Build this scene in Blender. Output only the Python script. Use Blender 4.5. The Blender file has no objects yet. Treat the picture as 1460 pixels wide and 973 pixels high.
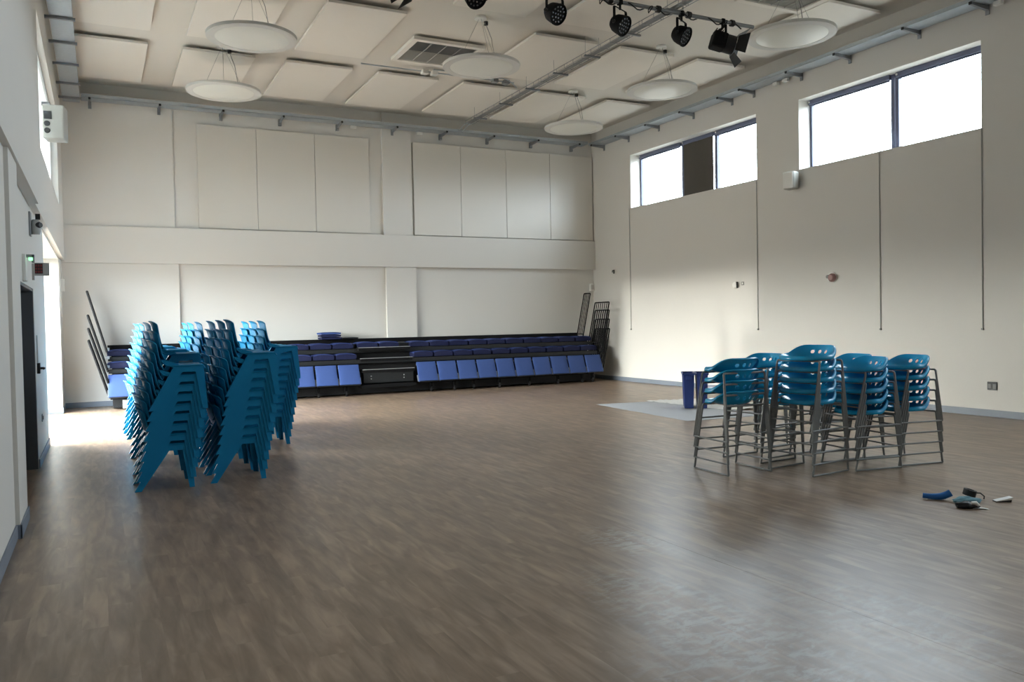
import bpy, math, random
from mathutils import Vector, Matrix, noise
random.seed(7)
PI = math.pi
SC = bpy.context.scene
COL = SC.collection

# ------------------------------------------------------------------ materials
def mat(name, color, rough=0.6, metal=0.0, spec=0.5, var=0.06, nscale=6.0, bump=0.0, bscale=80.0, coat=0.0):
    m = bpy.data.materials.new(name); m.use_nodes = True
    nt = m.node_tree; b = nt.nodes['Principled BSDF']
    b.inputs['Roughness'].default_value = rough
    b.inputs['Metallic'].default_value = metal
    b.inputs['Specular IOR Level'].default_value = spec
    b.inputs['Coat Weight'].default_value = coat
    tc = nt.nodes.new('ShaderNodeTexCoord')
    nz = nt.nodes.new('ShaderNodeTexNoise'); nz.inputs['Scale'].default_value = nscale; nz.inputs['Detail'].default_value = 4
    nt.links.new(tc.outputs['Object'], nz.inputs['Vector'])
    mx = nt.nodes.new('ShaderNodeMix'); mx.data_type = 'RGBA'
    mx.inputs[6].default_value = tuple(c*(1-var) for c in color)+(1,)
    mx.inputs[7].default_value = tuple(min(1, c*(1+var)) for c in color)+(1,)
    nt.links.new(nz.outputs['Fac'], mx.inputs[0])
    nt.links.new(mx.outputs[2], b.inputs['Base Color'])
    if bump > 0:
        n2 = nt.nodes.new('ShaderNodeTexNoise'); n2.inputs['Scale'].default_value = bscale; n2.inputs['Detail'].default_value = 3
        nt.links.new(tc.outputs['Object'], n2.inputs['Vector'])
        bp = nt.nodes.new('ShaderNodeBump'); bp.inputs['Strength'].default_value = bump; bp.inputs['Distance'].default_value = 0.01
        nt.links.new(n2.outputs['Fac'], bp.inputs['Height'])
        nt.links.new(bp.outputs['Normal'], b.inputs['Normal'])
    return m

def S(r, g, b):
    f = lambda c: (c/255/12.92) if c/255 <= 0.04045 else ((c/255+0.055)/1.055)**2.4
    return (f(r), f(g), f(b))

M = {}
M['wall'] = mat('wall_paint', S(213, 210, 204), 0.62, spec=0.25, var=0.012, nscale=1.2, bump=0.05, bscale=150)
M['ceil'] = mat('ceiling_paint', S(216, 211, 202), 0.8, spec=0.2, var=0.015, nscale=1.0)
M['raft'] = mat('raft_fabric', S(226, 221, 212), 0.85, spec=0.15, var=0.015, nscale=3, bump=0.05, bscale=300)
M['wpanel'] = mat('panel_fabric', S(212, 208, 200), 0.38, spec=0.35, var=0.01, nscale=2)
M['skirt'] = mat('skirting_vinyl', S(120, 128, 140), 0.45, var=0.03)
M['galv'] = mat('galvanised_steel', S(176, 184, 190), 0.45, metal=0.55, var=0.12, nscale=18)
M['steel_dk'] = mat('bracket_steel', S(140, 143, 146), 0.45, metal=0.5, var=0.1)
M['black'] = mat('black_plastic', S(18, 18, 20), 0.5, var=0.2)
M['blackmetal'] = mat('black_powder_coat', S(15, 15, 17), 0.7, spec=0.2, var=0.15)
M['beamblack'] = mat('black_steel_fascia', S(31, 33, 35), 0.5, spec=0.35, var=0.15, nscale=3)
M['understage'] = mat('under_structure_black', S(16, 16, 18), 0.7, var=0.2)
M['nosing'] = mat('aluminium_nosing', S(170, 172, 174), 0.35, metal=0.6, var=0.05)
M['bluefab'] = mat('royal_blue_fabric', S(57, 80, 136), 0.75, spec=0.3, var=0.06, nscale=20, bump=0.1, bscale=400)
M['navyfab_shaded'] = mat('navy_fabric_shaded', S(18, 25, 62), 0.7, spec=0.35, var=0.08, nscale=20, bump=0.1, bscale=400)  # navy darkened: deck-overhang shade of the folded seats put into the colour
M['padfab'] = mat('blue_pad_fabric', S(44, 60, 116), 0.7, spec=0.35, var=0.06, nscale=20)
M['bolt'] = mat('bolt_steel', S(200, 200, 200), 0.3, metal=0.8)
M['chair'] = mat('teal_polypropylene', S(0, 118, 164), 0.5, spec=0.22, var=0.03, nscale=5, bump=0.04, bscale=500)
M['stool'] = mat('blue_stool_shell', S(14, 150, 200), 0.24, spec=0.55, var=0.03, nscale=5)
M['stoolleg'] = mat('grey_stool_tube', S(126, 128, 128), 0.4, metal=0.2, var=0.08, nscale=10)
M['white'] = mat('white_plastic', S(228, 227, 222), 0.45, var=0.02)
M['lamprim'] = mat('lamp_rim_white', S(206, 205, 200), 0.45, var=0.02)
M['diffuser'] = mat('lamp_opal_diffuser', S(222, 222, 214), 0.35, spec=0.5, var=0.01)
M['lampring'] = mat('lamp_ring_grey', S(168, 168, 164), 0.45, var=0.02)
M['wire'] = mat('steel_wire', S(140, 140, 138), 0.4, metal=0.6)
M['speaker'] = mat('speaker_grey', S(168, 167, 160), 0.5, var=0.03, bump=0.1, bscale=400)
M['frame'] = mat('window_frame_slate', S(92, 98, 122), 0.45, var=0.05)
M['framewhite'] = mat('window_frame_white', S(215, 218, 220), 0.4, var=0.02)
M['blind'] = mat('blind_fabric_charcoal', S(84, 80, 74), 0.85, spec=0.1, var=0.05, nscale=60)
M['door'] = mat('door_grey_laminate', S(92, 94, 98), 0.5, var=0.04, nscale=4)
M['bin'] = mat('navy_bin_plastic', S(36, 56, 116), 0.4, var=0.05)
M['mat_grey'] = mat('grey_dust_sheet', S(182, 186, 192), 0.7, var=0.05, nscale=9, bump=0.1, bscale=30)
M['mat_white'] = mat('white_plastic_sheet', S(226, 228, 228), 0.35, var=0.05, nscale=9, bump=0.3, bscale=14)
M['grille'] = mat('vent_grille_grey', S(136, 136, 134), 0.6, var=0.05, nscale=60)
M['grillelight'] = mat('vent_grille_pale', S(186, 184, 178), 0.6, var=0.05, nscale=60)
M['red'] = mat('dark_red_plastic', S(120, 40, 38), 0.5)
M['teal_cloth'] = mat('teal_cloth', S(108, 150, 164), 0.9, var=0.12, nscale=30, bump=0.3, bscale=60)
M['blue_rubber'] = mat('blue_rubber', S(20, 96, 168), 0.5, var=0.06, nscale=10)
M['silver'] = mat('silver_lens', S(120, 122, 128), 0.2, metal=0.8)

def glass_mat(name):
    m = bpy.data.materials.new(name); m.use_nodes = True
    nt = m.node_tree; nt.nodes.clear()
    o = nt.nodes.new('ShaderNodeOutputMaterial'); t = nt.nodes.new('ShaderNodeBsdfTransparent')
    g = nt.nodes.new('ShaderNodeBsdfGlossy'); g.inputs['Roughness'].default_value = 0.02
    lw = nt.nodes.new('ShaderNodeLayerWeight'); lw.inputs['Blend'].default_value = 0.5
    pw = nt.nodes.new('ShaderNodeMath'); pw.operation = 'POWER'; pw.inputs[1].default_value = 5.0
    f = nt.nodes.new('ShaderNodeMath'); f.operation = 'MULTIPLY_ADD'; f.inputs[1].default_value = 0.9; f.inputs[2].default_value = 0.03
    nt.links.new(lw.outputs['Facing'], pw.inputs[0]); nt.links.new(pw.outputs[0], f.inputs[0])
    mx = nt.nodes.new('ShaderNodeMixShader'); t.inputs['Color'].default_value = (0.93, 0.96, 0.96, 1)
    nt.links.new(f.outputs[0], mx.inputs[0]); nt.links.new(t.outputs[0], mx.inputs[1]); nt.links.new(g.outputs[0], mx.inputs[2])
    nt.links.new(mx.outputs[0], o.inputs['Surface'])
    return m
M['glass'] = glass_mat('window_glass')

def translucent_mat(name, c):
    m = bpy.data.materials.new(name); m.use_nodes = True
    nt = m.node_tree; nt.nodes.clear()
    o = nt.nodes.new('ShaderNodeOutputMaterial'); d = nt.nodes.new('ShaderNodeBsdfDiffuse'); t = nt.nodes.new('ShaderNodeBsdfTranslucent')
    for n in (d, t): n.inputs['Color'].default_value = (*c, 1)
    mx = nt.nodes.new('ShaderNodeMixShader'); mx.inputs[0].default_value = 0.5
    nt.links.new(d.outputs[0], mx.inputs[1]); nt.links.new(t.outputs[0], mx.inputs[2]); nt.links.new(mx.outputs[0], o.inputs['Surface'])
    return m
M['blind_added'] = translucent_mat('added_blind_fabric', S(225, 228, 230))

def emit_mat(name, c, s):
    m = bpy.data.materials.new(name); m.use_nodes = True
    b = m.node_tree.nodes['Principled BSDF']; b.inputs['Base Color'].default_value = (*c, 1)
    b.inputs['Emission Color'].default_value = (*c, 1); b.inputs['Emission Strength'].default_value = s
    return m
M['green_led'] = emit_mat('green_exit_led', (0.25, 0.9, 0.35), 1.6)

def floor_mat():
    m = bpy.data.materials.new('wood_vinyl_floor'); m.use_nodes = True
    nt = m.node_tree; b = nt.nodes['Principled BSDF']; L = nt.links.new
    tc = nt.nodes.new('ShaderNodeTexCoord')
    mp = nt.nodes.new('ShaderNodeMapping'); mp.inputs['Rotation'].default_value = (0, 0, PI/2)
    L(tc.outputs['Object'], mp.inputs['Vector'])
    br = nt.nodes.new('ShaderNodeTexBrick')
    br.inputs['Scale'].default_value = 1.0; br.inputs['Brick Width'].default_value = 0.95; br.inputs['Row Height'].default_value = 0.125
    br.inputs['Mortar Size'].default_value = 0.0; br.inputs['Bias'].default_value = 0.0
    br.inputs['Color1'].default_value = (0, 0, 0, 1); br.inputs['Color2'].default_value = (1, 1, 1, 1)
    br.offset = 0.37; br.offset_frequency = 2
    L(mp.outputs[0], br.inputs['Vector'])
    # long grain along Y
    mg = nt.nodes.new('ShaderNodeMapping'); mg.inputs['Scale'].default_value = (15, 2.4, 1); L(tc.outputs['Object'], mg.inputs['Vector'])
    ad = nt.nodes.new('ShaderNodeVectorMath'); ad.operation = 'ADD'
    sc = nt.nodes.new('ShaderNodeVectorMath'); sc.operation = 'SCALE'; sc.inputs['Scale'].default_value = 9.0
    L(br.outputs['Color'], sc.inputs[0]); L(mg.outputs[0], ad.inputs[0]); L(sc.outputs[0], ad.inputs[1])
    g = nt.nodes.new('ShaderNodeTexNoise'); g.inputs['Scale'].default_value = 1; g.inputs['Detail'].default_value = 5; g.inputs['Distortion'].default_value = 0.6
    L(ad.outputs[0], g.inputs['Vector'])
    m2 = nt.nodes.new('ShaderNodeMapping'); m2.inputs['Scale'].default_value = (9, 1.3, 1); L(tc.outputs['Object'], m2.inputs['Vector'])
    g2 = nt.nodes.new('ShaderNodeTexNoise'); g2.inputs['Scale'].default_value = 1; g2.inputs['Detail'].default_value = 3
    L(m2.outputs[0], g2.inputs['Vector'])
    def math_(op, a, bb):
        n = nt.nodes.new('ShaderNodeMath'); n.operation = op
        for i, v in enumerate((a, bb)):
            if isinstance(v, (int, float)): n.inputs[i].default_value = v
            else: L(v, n.inputs[i])
        return n.outputs[0]
    f = math_('ADD', math_('MULTIPLY', g.outputs['Fac'], 0.62), math_('MULTIPLY', br.outputs['Color'], 0.05))
    f = math_('ADD', f, math_('MULTIPLY', g2.outputs['Fac'], 0.40))
    cr = nt.nodes.new('ShaderNodeValToRGB')
    e = cr.color_ramp.elements
    e[0].position = 0.30; e[0].color = (*S(103, 88, 75), 1)
    e[1].position = 0.74; e[1].color = (*S(172, 151, 131), 1)
    k = e.new(0.52); k.color = (*S(138, 119, 102), 1)
    L(f, cr.inputs[0])
    # dusty scuff wear, patches of fine scratches around the middle right of the floor
    sep = nt.nodes.new('ShaderNodeSeparateXYZ'); L(tc.outputs['Object'], sep.inputs[0])
    def blob(cx, cy, rx, ry):
        dx = math_('DIVIDE', math_('SUBTRACT', sep.outputs[0], cx), rx); dy = math_('DIVIDE', math_('SUBTRACT', sep.outputs[1], cy), ry)
        d = math_('ADD', math_('MULTIPLY', dx, dx), math_('MULTIPLY', dy, dy))
        return math_('MAXIMUM', math_('SUBTRACT', 1.0, d), 0.0)
    mask = math_('ADD', blob(2.72, 3.45, 0.42, 1.0), blob(2.55, 2.75, 0.6, 0.7))
    mask = math_('ADD', mask, blob(3.25, 4.75, 0.3, 0.5))
    mask = math_('ADD', mask, math_('MULTIPLY', blob(3.5, 2.9, 0.55, 0.9), 0.6))
    ms = nt.nodes.new('ShaderNodeMapping'); ms.inputs['Scale'].default_value = (5, 11, 1); ms.inputs['Rotation'].default_value = (0, 0, 0.6); L(tc.outputs['Object'], ms.inputs['Vector'])
    s1 = nt.nodes.new('ShaderNodeTexNoise'); s1.inputs['Scale'].default_value = 1.3; s1.inputs['Detail'].default_value = 12; s1.inputs['Roughness'].default_value = 0.78; s1.inputs['Distortion'].default_value = 0.7
    L(ms.outputs[0], s1.inputs['Vector'])
    mr = nt.nodes.new('ShaderNodeMapRange'); mr.inputs[1].default_value = 0.47; mr.inputs[2].default_value = 0.66
    L(s1.outputs['Fac'], mr.inputs[0])
    wear = math_('MINIMUM', math_('MULTIPLY', math_('MULTIPLY', mask, mr.outputs[0]), 1.2), 0.75)
    mx = nt.nodes.new('ShaderNodeMix'); mx.data_type = 'RGBA'
    mx.inputs[7].default_value = (*S(176, 172, 166), 1)
    L(wear, mx.inputs[0]); L(cr.outputs[0], mx.inputs[6])
    L(mx.outputs[2], b.inputs['Base Color'])
    rr = nt.nodes.new('ShaderNodeMapRange'); rr.inputs[3].default_value = 0.27; rr.inputs[4].default_value = 0.40
    L(g2.outputs['Fac'], rr.inputs[0]); L(rr.outputs[0], b.inputs['Roughness'])
    b.inputs['Specular IOR Level'].default_value = 0.37
    bp = nt.nodes.new('ShaderNodeBump'); bp.inputs['Strength'].default_value = 0.06; bp.inputs['Distance'].default_value = 0.004
    L(g.outputs['Fac'], bp.inputs['Height']); L(bp.outputs['Normal'], b.inputs['Normal'])
    return m
M['floor'] = floor_mat()

# ------------------------------------------------------------------ mesh builder
class MB:
    def __init__(s): s.v = []; s.f = []
    def add(s, vs, fs):
        o = len(s.v); s.v += [tuple(v) for v in vs]; s.f += [tuple(i+o for i in f) for f in fs]; return s
    def box(s, c, d, rot=None):
        cx, cy, cz = c; hx, hy, hz = d[0]/2, d[1]/2, d[2]/2
        vs = [Vector((sx*hx, sy*hy, sz*hz)) for sx in (-1, 1) for sy in (-1, 1) for sz in (-1, 1)]
        if rot is not None: vs = [rot @ v for v in vs]
        vs = [v+Vector(c) for v in vs]
        return s.add(vs, [(0, 1, 3, 2), (4, 6, 7, 5), (0, 4, 5, 1), (2, 3, 7, 6), (0, 2, 6, 4), (1, 5, 7, 3)])
    def bb(s, x0, x1, y0, y1, z0, z1):
        return s.box(((x0+x1)/2, (y0+y1)/2, (z0+z1)/2), (abs(x1-x0), abs(y1-y0), abs(z1-z0)))
    def hexa(s, p):   # eight corners: bottom four, top four, both anticlockwise from above
        return s.add(p, [(3, 2, 1, 0), (4, 5, 6, 7), (0, 1, 5, 4), (1, 2, 6, 5), (2, 3, 7, 6), (3, 0, 4, 7)])
    def plate(s, poly, n, t):   # polygon in space thickened by t along n
        n = Vector(n).normalized()*t; k = len(poly)
        a = [Vector(p) for p in poly]; b = [p+n for p in a]
        fs = [tuple(reversed(range(k))), tuple(range(k, 2*k))]+[(i, (i+1) % k, (i+1) % k+k, i+k) for i in range(k)]
        return s.add(a+b, fs)
    def tube(s, pts, r, seg=10, cap=True, closed=False):
        pts = [Vector(p) for p in pts]; n = len(pts); rings = []; up = None
        for i, p in enumerate(pts):
            a = pts[i-1] if (i > 0 or closed) else p; b = pts[(i+1) % n] if (i < n-1 or closed) else p
            t = (b-a).normalized()
            if up is None:
                up = Vector((0, 0, 1)) if abs(t.z) < 0.9 else Vector((1, 0, 0))
            up = (up-t*up.dot(t)); up.normalize(); q = t.cross(up)
            rr = r[i] if isinstance(r, (list, tuple)) else r
            rings.append([p+up*math.cos(2*PI*k/seg)*rr+q*math.sin(2*PI*k/seg)*rr for k in range(seg)])
        vs = [v for g in rings for v in g]; fs = []
        for i in range(n if closed else n-1):
            j = (i+1) % n
            fs += [(i*seg+k, i*seg+(k+1) % seg, j*seg+(k+1) % seg, j*seg+k) for k in range(seg)]
        if cap and not closed:
            fs += [tuple(reversed(range(seg))), tuple(range((n-1)*seg, n*seg))]
        return s.add(vs, fs)
    def lathe(s, prof, seg=32, org=(0, 0, 0), axis=None):
        R = Matrix.Identity(3)
        if axis is not None: R = Vector((0, 0, 1)).rotation_difference(Vector(axis)).to_matrix()
        vs = []
        for (r, z) in prof:
            vs += [R @ Vector((r*math.cos(2*PI*k/seg), r*math.sin(2*PI*k/seg), z))+Vector(org) for k in range(seg)]
        fs = []; n = len(prof)
        for i in range(n-1):
            fs += [(i*seg+k, i*seg+(k+1) % seg, (i+1)*seg+(k+1) % seg, (i+1)*seg+k) for k in range(seg)]
        fs += [tuple(reversed(range(seg))), tuple(range((n-1)*seg, n*seg))]
        return s.add(vs, fs)
    def grid(s, fn, nu, nv, t=0.0):   # surface fn(u,v), thickened along its normal
        P = [[Vector(fn(i/nu, j/nv)) for j in range(nv+1)] for i in range(nu+1)]
        vs = [p for r in P for p in r]; w = nv+1
        fs = [(i*w+j, (i+1)*w+j, (i+1)*w+j+1, i*w+j+1) for i in range(nu) for j in range(nv)]
        if t:
            N = []
            for i in range(nu+1):
                for j in range(nv+1):
                    a = P[min(i+1, nu)][j]-P[max(i-1, 0)][j]; b = P[i][min(j+1, nv)]-P[i][max(j-1, 0)]
                    N.append(a.cross(b).normalized())
            k = len(vs); vs = vs+[v+n*t for v, n in zip(vs, N)]
            fs = [tuple(reversed(f)) for f in fs]+[tuple(x+k for x in f) for f in fs]
            rim = [i*w for i in range(nu+1)]+[nu*w+j for j in range(1, nv+1)]+[i*w+nv for i in range(nu-1, -1, -1)]+[j for j in range(nv-1, 0, -1)]
            fs += [(rim[q], rim[(q+1) % len(rim)], rim[(q+1) % len(rim)]+k, rim[q]+k) for q in range(len(rim))]
        return s.add(vs, fs)
    def build(s, name, m, parent=None, smooth=None, bevel=0.0, loc=None, rotz=0.0, fix=True):
        me = bpy.data.meshes.new(name); me.from_pydata([tuple(v) for v in s.v], [], s.f); me.update()
        if fix:
            import bmesh
            b = bmesh.new(); b.from_mesh(me); bmesh.ops.recalc_face_normals(b, faces=b.faces); b.to_mesh(me); b.free()
        me.materials.append(m)
        if smooth:
            for p in me.polygons: p.use_smooth = True
            me.set_sharp_from_angle(angle=math.radians(smooth))
        o = bpy.data.objects.new(name, me); COL.objects.link(o)
        if parent is not None: o.parent = parent
        if loc is not None: o.location = loc
        if rotz: o.rotation_euler = (0, 0, rotz)
        if bevel:
            bv = o.modifiers.new('edge', 'BEVEL'); bv.width = bevel; bv.segments = 2; bv.limit_method = 'ANGLE'
        return o

def fillet(pts, r, n=5):
    pts = [Vector(p) for p in pts]; out = [pts[0]]
    for i in range(1, len(pts)-1):
        a = pts[i-1]-pts[i]; b = pts[i+1]-pts[i]
        rr = min(r, a.length*0.45, b.length*0.45)
        p0 = pts[i]+a.normalized()*rr; p1 = pts[i]+b.normalized()*rr
        for k in range(n+1):
            t = k/n; out.append(p0*(1-t)**2+pts[i]*2*t*(1-t)+p1*t*t)
    out.append(pts[-1]); return out

def tag(o, label, cat, group=None, kind=None):
    o['label'] = label; o['category'] = cat
    if group: o['group'] = group
    if kind: o['kind'] = kind
    return o
def thing(name, label, cat, loc=(0, 0, 0), rotz=0.0, group=None):
    o = bpy.data.objects.new(name, None); COL.objects.link(o); o.empty_display_size = 0.1
    o.location = loc; o.rotation_euler = (0, 0, rotz)
    return tag(o, label, cat, group)
def struct(o): o['kind'] = 'structure'; return o
def dup(root, loc, rotz, label, group=None):
    r = root.copy(); COL.objects.link(r); r.location = loc; r.rotation_euler = (0, 0, rotz); r['label'] = label
    if group: r['group'] = group
    for ch in list(root.children):
        c = ch.copy(); COL.objects.link(c); c.parent = r
        for g in list(ch.children):
            d = g.copy(); COL.objects.link(d); d.parent = c
    return r
ORD = ['', 'first', 'second', 'third', 'fourth', 'fifth', 'sixth', 'seventh', 'eighth', 'ninth', 'tenth', 'eleventh', 'twelfth', 'thirteenth', 'fourteenth', 'fifteenth', 'sixteenth', 'seventeenth', 'eighteenth', 'nineteenth', 'twentieth']
def nth_top(k): return 'topmost' if k == 0 else (ORD[k+1]+' from top')

# ------------------------------------------------------------------ camera
cam_d = bpy.data.cameras.new('camera'); cam = bpy.data.objects.new('camera', cam_d); COL.objects.link(cam)
yaw, pitch, roll = 0.466497, 0.0235491, -0.0192992
F_PX = 1166.8
fw = Vector((math.sin(yaw)*math.cos(pitch), math.cos(yaw)*math.cos(pitch), -math.sin(pitch)))
rt = Vector((math.cos(yaw), -math.sin(yaw), 0)); up = rt.cross(fw)
r2 = rt*math.cos(roll)+up*math.sin(roll); u2 = up*math.cos(roll)-rt*math.sin(roll)
mw = Matrix(((r2.x, u2.x, -fw.x, 0), (r2.y, u2.y, -fw.y, 0), (r2.z, u2.z, -fw.z, 1.55), (0, 0, 0, 1)))
cam.matrix_world = mw
cam_d.sensor_fit = 'HORIZONTAL'; cam_d.sensor_width = 36; cam_d.lens = 36*F_PX/1460
cam_d.clip_start = 0.05; cam_d.clip_end = 200
SC.camera = cam

# ------------------------------------------------------------------ room shell
XR, YB, YF, H = 11.8, 18.53, -3.0, 6.5
struct(MB().bb(-1.6, 12.6, YF-0.3, YB+0.5, -0.15, 0).build('floor', M['floor']))
struct(MB().bb(-1.6, 12.6, YF-0.3, YB+0.5, H, H+0.15).build('ceiling', M['ceil']))

def wall_x(mb, x0, x1, ya, yb, za, zb, holes):
    ys = sorted({ya, yb, *[h[0] for h in holes], *[h[1] for h in holes]}); zs = sorted({za, zb, *[h[2] for h in holes], *[h[3] for h in holes]})
    for y0, y1 in zip(ys, ys[1:]):
        z0 = None
        for q0, q1 in zip(zs, zs[1:]):
            ym, zm = (y0+y1)/2, (q0+q1)/2
            solid = not any(h[0] < ym < h[1] and h[2] < zm < h[3] for h in holes)
            if solid and z0 is None: z0 = q0
            if not solid and z0 is not None: mb.bb(x0, x1, y0, y1, z0, q0); z0 = None
        if z0 is not None: mb.bb(x0, x1, y0, y1, z0, zs[-1])
    return mb
W1 = (12.43, 16.76, 4.30, 5.60); W2 = (7.77, 11.32, 4.30, 5.60); W3 = (2.2, 6.4, 4.30, 5.60); W4 = (-2.2, 1.2, 4.30, 5.60)
struct(wall_x(MB(), XR, 12.25, YF, YB+0.3, 0, H, [W1, W2, W3, W4]).build('wall_right', M['wall']))
struct(MB().bb(-1.2, 12.25, YB, YB+0.3, 0, H).build('wall_back', M['wall']))
struct(MB().bb(-1.2, 12.25, YF-0.3, YF, 0, H).build('wall_front', M['wall']))
LW = (11.5, 16.6, 3.78, 5.45)       # upper window in the left wall
LG = (12.7, 17.4, 0.0, 2.88)        # tall glazed opening in the left wall
mb = MB()
mb.bb(-1.15, -0.55, YF, 10.2, 2.92, H)
wall_x(mb, -1.15, -0.58, 10.2, YB+0.3, 2.92, H, [LW])
mb.bb(-1.15, -0.60, YF, 7.1, 0, 2.92)
mb.bb(-1.15, -0.57, 7.1, 7.82, 0, 2.92)
wall_x(mb, -1.15, -0.65, 7.82, YB+0.3, 0, 2.92, [(7.82, 10.6, 0, 2.02), LG])
struct(mb.build('wall_left', M['wall']))
mb = MB(); mb.bb(-1.15, -1.10, 7.82, 10.6, 0.0, 2.02)
d1 = struct(mb.build('door_1', M['door']))
MB().bb(-1.09, -0.655, 10.57, 10.598, 0, 2.0).build('shade_lining', M['door'], d1)  # dark sheets added on jamb and head to imitate the recess shade
MB().bb(-1.09, -0.655, 7.85, 10.57, 1.99, 2.018).build('shade_lining', M['door'], d1)
MB().bb(-1.098, -1.092, 9.1, 9.11, 0.02, 2.0).build('seam', M['black'], d1)
# back wall relief: beam, piers, pilaster
struct(MB().bb(-0.65, XR, 18.42, YB, 2.89, 3.64).build('trim_1', M['wall'], bevel=0.008))
struct(MB().bb(-0.65, 1.52, 18.46, YB, 0, 2.89).build('trim_2', M['wall'], bevel=0.004))
struct(MB().bb(6.03, 6.77, 18.45, YB, 0, 2.89).build('trim_3', M['wall'], bevel=0.004))
struct(MB().bb(-0.6, 1.47, 18.47, YB, 3.64, H-0.22).build('trim_4', M['wall'], bevel=0.004))
struct(MB().bb(6.0, 6.72, 18.46, YB, 3.64, H).build('trim_5', M['wall'], bevel=0.004))
# skirting
def skirt(name, segs):
    mb = MB()
    for s_ in segs: mb.bb(*s_, 0, 0.105)
    return struct(mb.build(name, M['skirt'], bevel=0.004))
skirt('baseboard_right', [(XR-0.015, XR, YF, YB)])
skirt('baseboard_back', [(-0.65, 1.52, 18.445, 18.46), (1.52, 6.03, 18.515, 18.53), (6.03, 6.77, 18.435, 18.45), (6.77, XR, 18.515, 18.53)])
skirt('baseboard_left', [(-0.60, -0.585, YF, 7.1), (-0.57, -0.555, 7.085, 7.82), (-0.60, -0.555, 7.085, 7.1),  (-0.65, -0.635, 10.6, 12.7), (-0.65, -0.635, 17.4, YB), (-1.05, -0.635, 17.385, 17.4)])
struct(MB().bb(3.475, 3.479, YF, 17.0, 0.0, 0.0006).build('trim_6', M['floor']))

# ------------------------------------------------------------------ windows in the right wall
def right_window(name, W, mulls):
    y0, y1, z0, z1 = W; x0, x1 = 12.09, 12.15
    mb = MB()
    mb.bb(x0, x1, y0, y1, z0, z0+0.035).bb(x0, x1, y0, y1, z1-0.05, z1).bb(x0, x1, y0, y0+0.05, z0, z1).bb(x0, x1, y1-0.05, y1, z0, z1)
    fr = struct(mb.build(name, M['frame']))
    for (a, b) in mulls: MB().bb(x0-0.02, x1, a, b, z0, z1).build('mullion', M['frame'], fr, bevel=0.004)
    MB().bb(12.125, 12.131, y0+0.02, y1-0.02, z0+0.02, z1-0.02).build('pane', M['glass'], fr)
    return fr
right_window('window_1', W1, [(13.90, 13.98), (15.03, 15.11)])
right_window('window_2', W2, [(9.385, 9.45), (9.47, 9.535)])
right_window('window_3', W3, [(4.2, 4.35)])
right_window('window_4', W4, [(-0.6, -0.45)])
def blind(name, label, y0, y1, drop, group):
    t = thing(name, label, 'window blind', (12.05, (y0+y1)/2, 5.6), 0, group)
    h = (y1-y0)/2
    MB().bb(-0.035, 0.035, -h, h, -0.085, -0.003).build('cassette', M['frame'], t, bevel=0.008)
    if drop > 0.2:
        MB().bb(0.0, 0.004, -h+0.02, h-0.02, -drop, -0.07).build('fabric', M['blind'], t)
        MB().bb(-0.008, 0.012, -h+0.02, h-0.02, -drop-0.0, -drop+0.03).build('bottom_bar', M['frame'], t)
    else:
        MB().bb(-0.008, 0.012, -h+0.02, h-0.02, -0.115, -0.087).build('bottom_bar', M['frame'], t)
    MB().lathe([(0.018, -0.01), (0.018, 0.0)], 12, (-0.04, h-0.03, -0.04), (1, 0, 0)).build('end_bracket', M['white'], t)
G = 'roller blinds in the high windows'
blind('roller_blind', 'slate roller blind rolled up over left pane of the farther high window', 15.11, 16.70, 0.1, G)
blind('roller_blind', 'charcoal roller blind drawn fully down in middle of the farther high window', 13.98, 15.03, 1.28, G)
blind('roller_blind', 'slate roller blind rolled up over right pane of the farther high window', 12.46, 13.90, 0.1, G)
blind('roller_blind', 'slate roller blind rolled up over left pane of the nearer high window', 9.52, 11.29, 0.1, G)
blind('roller_blind', 'slate roller blind rolled up over right pane of the nearer high window', 7.80, 9.40, 0.1, G)
def cord(label, y, zt=4.298):
    t = thing('blind_cord', label, 'cord', (XR, y, 1.29), 0, 'blind cords down the right wall')
    MB().tube([(-0.012, 0, 0.03), (-0.012, 0, zt-1.29)], 0.008, 8).build('cord_tube', M['lampring'], t, smooth=40)
    MB().box((-0.015, 0, 0.015), (0.03, 0.03, 0.03)).build('end_stop', M['grille'], t, bevel=0.004)
cord('thin grey blind cord on right wall, farthest one, under far end of farther window', 16.82)
cord('thin grey blind cord on right wall, under near end of farther window', 12.43)
cord('thin grey blind cord on right wall, under middle of nearer window', 9.55)
cord('thin grey blind cord on right wall, under near end of nearer window', 7.76)

# left upper window, with an added sun-blocking translucent blind, and the tall glazing below
y0, y1, z0, z1 = LW
fr = struct(MB().bb(-0.76, -0.70, y0, y1, z0, z0+0.04).bb(-0.76, -0.70, y0, y1, z1-0.05, z1).bb(-0.76, -0.70, y0, y0+0.05, z0, z1).bb(-0.76, -0.70, y1-0.05, y1, z0, z1).build('window_5', M['framewhite']))
MB().bb(-0.735, -0.729, y0+0.02, y1-0.02, z0+0.02, z1-0.02).build('pane', M['glass'], fr)
t = thing('roller_blind', 'white roller blind, added to block sun, behind the speaker in left wall window', 'window blind', (-0.69, (y0+y1)/2, z1))
MB().bb(-0.002, 0.002, -(y1-y0)/2+0.01, (y1-y0)/2-0.01, -(z1-z0)+0.01, -0.05).build('fabric', M['blind_added'], t)
MB().bb(-0.03, 0.03, -(y1-y0)/2+0.01, (y1-y0)/2-0.01, -0.07, -0.002).build('cassette', M['framewhite'], t, bevel=0.01)
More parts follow.
